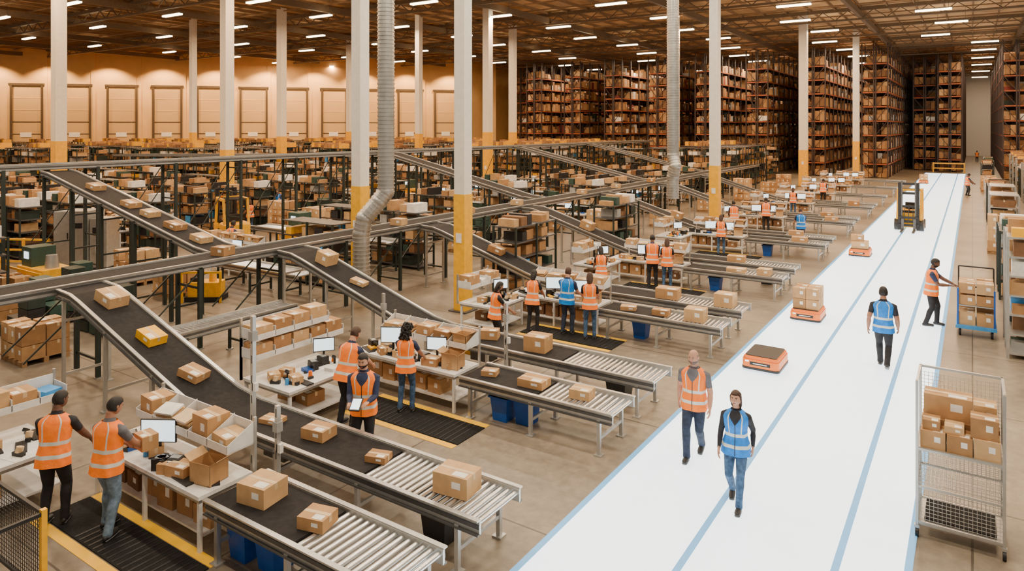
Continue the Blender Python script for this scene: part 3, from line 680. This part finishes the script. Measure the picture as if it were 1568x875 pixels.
def head(mb,C,R,skin,hair,style,beard,fem):
    n,m_=40,34; k=.96 if fem else 1.0
    ss=lambda e0,e1,x: max(0,min(1,(x-e0)/(e1-e0)))**2*(3-2*max(0,min(1,(x-e0)/(e1-e0))))
    def hp(ph,a,sc=1.,dz=0.):
        sp=math.sin(ph)**(.82 if math.cos(ph)<0 else 1.)
        x=.079*sp*math.cos(a); y=.097*sp*math.sin(a); z=-.120*math.cos(ph)
        if z>0: z*=.965
        if z<-.01:
            t=min(1,(-z-.01)/.11); x*=1.+.16*math.sin(t*math.pi*.9)-.10*t*t
            y*=(1-.40*t) if y<0 else (1+.10*math.sin(t*math.pi*.8))
        if y<0: y*=1.05
        if y>.03:
            y-= .010*math.exp(-((abs(x)-.031)/.014)**2-((z-.010)/.014)**2)
            y+= .004*math.exp(-((z-.033)/.012)**2)*ss(.055,.02,abs(x))
            y+= .006*math.exp(-((abs(x)-.04)/.018)**2-((z+.022)/.02)**2)
            y+= .007*math.exp(-(x/.02)**2-((z+.100)/.014)**2)
            y-= .004*math.exp(-(x/.03)**2-((z+.083)/.008)**2)
        zs_=1+(sc-1)*(.55 if z>0 else 1)
        return V((x*k*sc,y*k*sc,(z+dz)*k*zs_))
    rings=[[C+R@hp(math.pi*j/m_,2*math.pi*i/n) for i in range(n)] for j in range(1,m_)]
    mb.loft(rings,skin)
    P=lambda x,y,z:C+R@V((x*k,y*k,z*k))
    mb.limb([P(0,.090,.018),P(0,.098,-.004),P(0,.106,-.024)],[(.007,.008),(.009,.010),(.012,.011)],skin,10)
    for q in(-1,1): mb.ell(P(q*.010,.100,-.032),(.009*k,.010*k,.007*k),skin,8,6,R)
    for q in(-1,1):
        mb.ell(P(q*.031,.079,.008),(.014*k,.011*k,.0065*k),'eye',10,6,R); mb.ell(P(q*.031,.0875,.008),(.0062*k,.004*k,.0062*k),'hair_b',8,6,R)
        mb.limb([P(q*.014,.094,.025),P(q*.031,.094,.030),P(q*.047,.082,.025)],[(.003,.003),.0035,.0025],hair if style!='bald' else 'hair_g',6)
        mb.limb([P(q*.017,.087,.0145),P(q*.031,.091,.0165),P(q*.045,.080,.0135)],[.003,.0035,.003],skin,6)
        mb.ell(P(q*.081,-.005,-.005),(.009*k,.017*k,.030*k),skin,10,8,R); mb.ell(P(q*.088,-.010,.0),(.005*k,.011*k,.021*k),skin,8,6,R)
    mb.limb([P(-.024,.086,-.062),P(0,.098,-.059),P(.024,.086,-.062)],[.0022,.0045,.0022],'lip',8)
    mb.limb([P(-.019,.087,-.067),P(0,.097,-.068),P(.019,.087,-.067)],[.0022,.005,.0022],'lip',8)
    def shell(cond,sc,mt,dz=0.,jit=0.):
        pts={};fs=[];vs=[]
        for j in range(0,m_+1):
            for i in range(n):
                pts[(j,i)]=len(vs); s2=sc+jit*math.sin(i*2.3+j*.7)
                vs.append(C+R@hp(math.pi*j/m_,2*math.pi*i/n,s2,dz))
        for j in range(m_):
            for i in range(n):
                i2=(i+1)%n; c=(hp(math.pi*(j+.5)/m_,2*math.pi*(i+.5)/n))
                if cond(c.x,c.y,c.z): fs.append((pts[(j,i)],pts[(j,i2)],pts[(j+1,i2)],pts[(j+1,i)]))
        mb.add(vs,fs,mt,True)
    if style!='bald':
        line=lambda x,y: .058 if y>.05 else (.058-(.05-y)*1.1 if y>.02 else (-.012 if y>.0 and abs(x)>.05 else -.062))
        shell(lambda x,y,z: z>line(x,y),1.03,hair,.0)
        shell(lambda x,y,z: z>line(x,y)+.006,1.07,hair,.002,.006)
        shell(lambda x,y,z: z>line(x,y)+.018,1.09,hair,.003,.008)
    else: shell(lambda x,y,z: (z<.045 and z>-.05 and y<.01),1.012,'hair_g')
    if beard:
        bl=lambda x,y,z: (z<-.045 and y>-.005 and not(abs(x)<.026 and -.078<z<-.05 and y>.04)) or (y>.06 and abs(x)<.030 and -.056<z<-.044)
        shell(bl,1.025,hair if style!='bald' else 'hair_g'); shell(lambda x,y,z:bl(x,y,z) and z<-.055,1.05,hair if style!='bald' else 'hair_g',0,.006)
    if style=='curly':
        rs=random.Random(3)
        for i in range(420):
            a=rs.uniform(0,2*math.pi); z=rs.uniform(-.23,.12); rr=rs.uniform(.085,.125); y=rr*math.sin(a); x=rr*math.cos(a)*(1.15 if z<0 else 1)
            if y>.02 and z<.065: continue
            s_=math.sqrt(max(.15,1-(max(z,0)/.15)**2)); r_=rs.uniform(.014,.024); mb.ell(P(x*s_,y*s_-.015,z),(r_,r_,r_*1.5),hair,6,5)
        mb.limb([P(0,-.03,.04),P(0,-.05,-.06),P(0,-.05,-.18)],[(.08,.07),(.10,.06),(.09,.05)],hair,14,lat=R@V((1,0,0)))
    if style=='long':
        mb.limb([P(0,-.05,.05),P(0,-.070,-.03),P(0,-.082,-.11),P(0,-.09,-.20)],[(.076,.050),(.078,.042),(.072,.034),(.050,.020)],hair,14,lat=R@V((1,0,0)))
        for q in(-1,1): mb.limb([P(q*.055,.03,.072),P(q*.078,.012,.02),P(q*.080,-.01,-.05),P(q*.072,-.04,-.12),P(q*.06,-.055,-.18)],[.014,.016,.018,.018,.010],hair,8)
PEOPLE={}
def person(key,vest='vest_o',shirt='sh_black',pants='p_black',skin='skin_l',hair='hair_b',style='short',lean=0.,aL=None,aR=None,legs='stand',
           hy=0.,hp_=0.,beard=False,fem=False,h=1.8,short=True,vox=.014,curl=.35,pole=None,twist=0.,bulk=1.):
    mb=MB(); bd=MB(); drop=.025 if legs.startswith('walk') else .0
    P0=V((0,0,.95-drop)); R=Matrix.Rotation(twist,3,'Z')@Matrix.Rotation(-lean,3,'X'); T=lambda v:P0+R@(V(v)-V((0,0,.95)))
    sw=.172 if fem else .20; kw=(.98 if fem else 1.10)*bulk
    prof=[(.84,.150,.112),(.95,.158,.120),(1.08,.148,.115),(1.2,.155,.118),(1.32,.170,.122),(1.39,.170,.114),(1.43,.152,.100),(1.465,.112,.082),(1.50,.070,.062),(1.58,.053,.055),(1.62,.051,.054)]
    if fem: prof=[(.84,.165,.118),(.95,.170,.120),(1.08,.140,.105),(1.2,.142,.110),(1.30,.160,.132),(1.39,.160,.112),(1.43,.142,.096),(1.465,.100,.076),(1.50,.060,.057),(1.58,.048,.050),(1.62,.046,.048)]
    X=R@V((1,0,0)); Y=R@V((0,1,0))
    def ring(z,a,b_,dy=0.,n=20): c=T((0,dy,z)); return [c+X*math.cos(2*math.pi*i/n)*a+Y*math.sin(2*math.pi*i/n)*b_ for i in range(n)]
    bd.loft([ring(z,a*kw,b_*kw,.012 if z>1.55 else 0.) for z,a,b_ in prof],'skin')
    segs=[]
    segs.append((T((0,0,1.0)),T((0,0,1.42)),.12,shirt)); segs.append((T((0,.01,1.53)),T((0,.012,1.62)),.05,skin)); segs.append((P0+V((0,0,-.1)),P0+V((0,0,0)),.13,pants))
    if legs=='stand': feet=[(-.12,-.02,0,.12),(.12,.04,0,-.12)]
    elif legs=='walkL': feet=[(-.07,.24,.0,.03),(.08,-.19,.45,-.03)]
    elif legs=='walkR': feet=[(-.08,-.19,.45,.03),(.07,.24,.0,-.03)]
    else: feet=[(-.14,.12,0,.15),(.14,-.12,0,-.15)]
    for sx,(fx_,fy,pitch,toe) in zip((-1,1),feet):
        hip=P0+V((sx*.09,0,-.03)); ankz=.088+(.06 if pitch else 0.)
        ank=V((fx_,fy,ankz)); kn,ank=ik(hip,ank,.435,.425,V((sx*.08,1,0)))
        q=1.14 if not fem else 1.03
        ct=ank+(kn-ank).normalized()*.02; bk=V((0,-.014,0))
        bd.limb([hip+V((0,0,.05)),hip.lerp(kn,.3),hip.lerp(kn,.7),kn,kn.lerp(ct,.3)+bk,kn.lerp(ct,.7),ct.lerp(ank,.2),ank-V((0,0,.015))],[.090*q,.088*q,.073*q,.061*q,.062*q,.053*q,.053*q,.057*q],'p',14)
        segs+= [(hip,kn,.07,pants),(kn,ank,.05,pants)]
        fd=Matrix.Rotation(toe*-1,3,'Z')@V((0,1,0)); fd=Matrix.Rotation(-pitch,3,'X')@fd; up=Matrix.Rotation(-pitch,3,'X')@V((0,0,1)); lat=V((1,0,0))
        b0=ank-up*.048
        mb.limb([b0-fd*.055,b0,b0+fd*.07,b0+fd*.135,b0+fd*.17],[(.035,.038),(.040,.044),(.047,.040),(.047,.032),(.036,.026)],'shoe',12,lat=lat)
        mb.limb([b0-fd*.06-up*.028,b0+fd*.05-up*.028,b0+fd*.175-up*.028],[(.038,.012),(.048,.012),(.040,.012)],'sole',12,lat=lat)
    for sx,tg in zip((-1,1),(aL,aR)):
        sh_=T((sx*sw,0,1.395)); tgt=V(tg) if tg is not None else T((sx*.29,.03,.90))
        pl=V((sx*.4,-1,-.7)) if pole is None else V(pole); el,wr=ik(sh_,tgt,.285,.255,pl)
        aw=1.12 if not fem else 1.0
        bd.limb([T((sx*sw*.45,0,1.425)),T((sx*sw*.8,0,1.412)),sh_,sh_.lerp(el,.35),el,el.lerp(wr,.3),el.lerp(wr,.75),wr],[.045,.056,.064*aw,.055*aw,.044*aw,.044*aw,.034*aw,.028],'a',14)
        segs+=[(T((sx*sw*.55,0,1.42)),sh_,.055,shirt),(sh_,sh_.lerp(el,.62),.05,shirt),(sh_.lerp(el,.62),el,.045,skin if short else shirt),(el,wr,.035,skin if short else shirt)]
        fw=(wr-el).normalized(); inward=V((-sx,0,0))
        pn=inward if abs(fw.z)>.6 else V((0,0,-1))
        hand(mb,wr,fw,pn,(V((0,1,0)) if abs(fw.z)>.6 else inward),skin,curl)
    vs,fs=remesh(bd,vox)
    fc=np.array([vs[list(f)].mean(axis=0) for f in fs]); best=np.full(len(fs),1e9); lab=np.zeros(len(fs),int); labs=[]
    for p,q,r,l in segs:
        p=np.array(p);q=np.array(q);d=q-p; t=np.clip(((fc-p)@d)/(d@d),0,1); dist=np.linalg.norm(fc-(p+t[:,None]*d),axis=1)-r
        k_=len(labs); labs.append(l); m_=dist<best; best[m_]=dist[m_]; lab[m_]=k_
    mb.add([V(p) for p in vs],fs,[labs[i] for i in lab],True)
    if vest:
        nn=56; zs=[.82,.84,.90,.935,.985,.99,1.05,1.10,1.105,1.155,1.16,1.2,1.24,1.28,1.32,1.35,1.38,1.40,1.42,1.44,1.455,1.47,1.485,1.50]
        pz=[p[0] for p in prof]; rings=[]
        def ab(z):
            a=float(np.interp(z,pz,[p[1] for p in prof]))*kw; b_=float(np.interp(z,pz,[p[2] for p in prof]))*kw
            e=.020+(.030 if z<1.1 else 0)*(1.1-z)/.25
            if z>1.32: a+=.014*min(1,(z-1.32)/.07)*(1 if z<1.45 else max(0,1-(z-1.45)/.035))
            return a+e,b_+e
        def vp(z,an,off=0.):
            a,b_=ab(z); wv=.006*math.sin(an*7+z*9)*max(0,min(1,(1.35-z)/.3))+off
            ca,sa=math.cos(an),math.sin(an); ca=math.copysign(abs(ca)**.85,ca); sa=math.copysign(abs(sa)**.85,sa)
            return T((0,0,z))+X*ca*(a+wv)+Y*sa*(b_+wv)
        for z in zs: rings.append([vp(z,2*math.pi*i/nn) for i in range(nn)])
        pts=[p for r in rings for p in r]; F=[];Mt=[]
        for j in range(len(zs)-1):
            zc=(zs[j]+zs[j+1])/2
            for i in range(nn):
                a=2*math.pi*(i+.5)/nn; x=math.cos(a)*.17; mt=vest
                if .935<zc<.985 or 1.105<zc<1.155: mt='reflect'
                elif zc>1.155 and .070<abs(x)<.098 : mt='reflect'
                F.append((j*nn+i,j*nn+(i+1)%nn,(j+1)*nn+(i+1)%nn,(j+1)*nn+i)); Mt.append(mt)
        mb.add(pts,F,Mt,True)
        # shirt showing in the V neck
        zr=np.linspace(1.30,1.50,12); vv=[]; ff=[]
        for z in zr:
            w_=.02+(z-1.30)/.20*.62
            for c in range(9): vv.append(vp(float(z),math.pi/2+w_*(c/4-1),.003))
        for j in range(11):
            for c in range(8): ff.append((j*9+c,j*9+c+1,(j+1)*9+c+1,(j+1)*9+c))
        mb.add(vv,ff,shirt,True)
        zl=[.83,.95,1.08,1.2,1.3]
        for za,zb in zip(zl[:-1],zl[1:]): mb.beam(vp(za,math.pi/2,.003),vp(zb,math.pi/2,.003),.010,.006,'black')
    HR=R@Matrix.Rotation(hy,3,'Z')@Matrix.Rotation(-hp_,3,'X'); C=T((0,.02,1.60))+HR@V((0,.012,.082))
    head(mb,C,HR,skin,hair,style,beard,fem)
    s_=h/1.8; mb.v=[(a*s_,b_*s_,c*s_) for a,b_,c in mb.v]
    nm='worker_in_blue_vest' if vest=='vest_b' else 'worker_in_orange_vest'
    PEOPLE[key]=lib(nm,mb); return PEOPLE[key]
def put(key,x,y,yaw,z=0.): p=PEOPLE[key]; return inst(p[0],p[1],(x,y,z),yaw)
PI=math.pi
person('w1',vest='vest_b',shirt='sh_black',pants='p_jean',hair='hair_br',style='long',fem=True,h=1.68,legs='walkL',aL=(-.24,-.10,.88),aR=(.24,.14,.88),hy=-.15,short=False,vox=.011,bulk=1.06)
put('w1',-2.87,10.2,PI+.15,.01)
person('m1',shirt='sh_grey',pants='p_navy',style='bald',beard=True,h=1.80,legs='walkR',aL=(-.28,.12,.87),aR=(.28,-.10,.87),hy=-.2,hp_=.12,vox=.011)
put('m1',-3.87,11.3,PI+.1,.01)
person('m2',vest='vest_b',shirt='sh_black',pants='p_black',skin='skin_m',h=1.87,legs='walkL',aL=(-.29,-.08,.87),aR=(.28,.10,.88),hy=.2,vox=.012)
put('m2',-1.69,17.8,.05,.01)
person('m3',shirt='sh_navy',skin='skin_d',beard=True,h=1.87,legs='wide',aL=(-.2,.5,1.12),aR=(.18,.42,1.15),hp_=.25,lean=.06)
put('m3',-.95,22.35,-PI/2,.01)
person('s1',skin='skin_d',shirt='sh_black',h=1.80,lean=.15,aL=(-.25,.40,1.0),aR=(.3,.42,.98),hp_=.2,hy=-.5,vox=.012,legs='stand')
put('s1',-10.55,4.42,.75,.02)
person('s2',skin='skin_m',shirt='sh_grey',pants='p_jean2',h=1.81,lean=.08,aL=(-.05,.42,1.0),aR=(.22,.40,1.0),hp_=.35,hy=-.3,vox=.012,legs='wide')
put('s2',-9.72,4.72,.3,.02)
person('s3',skin='skin_l',shirt='sh_navy',h=1.8,lean=.3,aL=(-.2,.6,.98),aR=(.2,.55,.95),hp_=.3,hair='hair_br')
put('s3',-9.62,8.9,.1)
person('s4',skin='skin_m',shirt='sh_navy',pants='p_jean',h=1.68,style='curly',fem=True,lean=.05,aL=(-.18,.42,1.02),aR=(.28,.40,1.0),hp_=.3,hy=-.5,vox=.012)
put('s4',-9.1,9.95,.45,.02)
person('s5',skin='skin_l',shirt='sh_navy',h=1.82,style='short',beard=True,aL=(-.14,.34,1.12),aR=(.14,.34,1.1),hp_=.2,hy=-.1,short=False,vox=.012)
put('s5',-8.28,8.05,PI+.55)
person('a1',vest='vest_b',skin='skin_l',hair='hair_br',shirt='sh_navy',pants='p_navy',h=1.75,style='short',lean=.06,aL=(-.2,.42,1.05),aR=(.2,.4,1.05),hp_=.2,vox=.018)
person('a2',skin='skin_l',hair='hair_br',pants='p_jean',fem=True,style='long',h=1.72,aL=(-.2,.36,1.05),aR=(.2,.38,1.05),hp_=.3,vox=.018)
person('a3',skin='skin_m',hair='hair_b',fem=True,style='long',h=1.68,lean=.12,aL=(-.2,.42,1.0),aR=(.2,.42,1.0),hp_=.3,vox=.018)
person('a4',skin='skin_d',hair='hair_b',h=1.8,lean=.1,shirt='sh_navy',aL=(-.2,.42,1.0),aR=(.2,.42,1.0),hp_=.3,vox=.018)
put('a1',-8.95,16.05,.1,.02); put('a2',-8.25,16.0,.4,.02); put('a3',-9.75,15.6,.2,.02); put('a3',-9.85,14.0,-.6)
put('a4',-9.1,22.3,.4,.02); put('a2',-8.6,22.35,.3,.02)
put('a2',-9.0,29.7,.2,.02); put('a4',-9.0,37.5,.3,.02); put('a2',-9.3,45.5,.1,.02); put('a4',-8.9,53.5,0.,.02); put('a3',-9.9,20.,.6); put('a4',-10.,35.2,.5)
put('a1',-6.6,34.,.5); put('a4',-.35,66.5,-1.2); put('a4',.6,132,0)
for i,(x,y) in enumerate(FARP): put(('a4','a2','a3','a4','a2','a1')[i%6],x,y,i*1.3)
single_box(-9.66,5.22,1.0,.28,.22,.2,-.1)
mb=MB(); mb.box(0,0,0,.17,.24,.02,'black',rx=.5); mb.box(0,-.006,.012,.14,.2,.006,'screen',rx=.5); mb.build('tablet_computer',(-8.05,7.66,1.14),.5)

# ------------------------------------------------------------ camera
cd=bpy.data.cameras.new('camera'); cam=bpy.data.objects.new('camera',cd); bpy.context.scene.collection.objects.link(cam)
cam.location=(0,0,5.5); cam.rotation_euler=(PI/2,0,math.radians(33.7)); cd.sensor_width=36; cd.lens=24.27; cd.shift_y=-.1547; cd.clip_end=600
bpy.context.scene.camera=cam
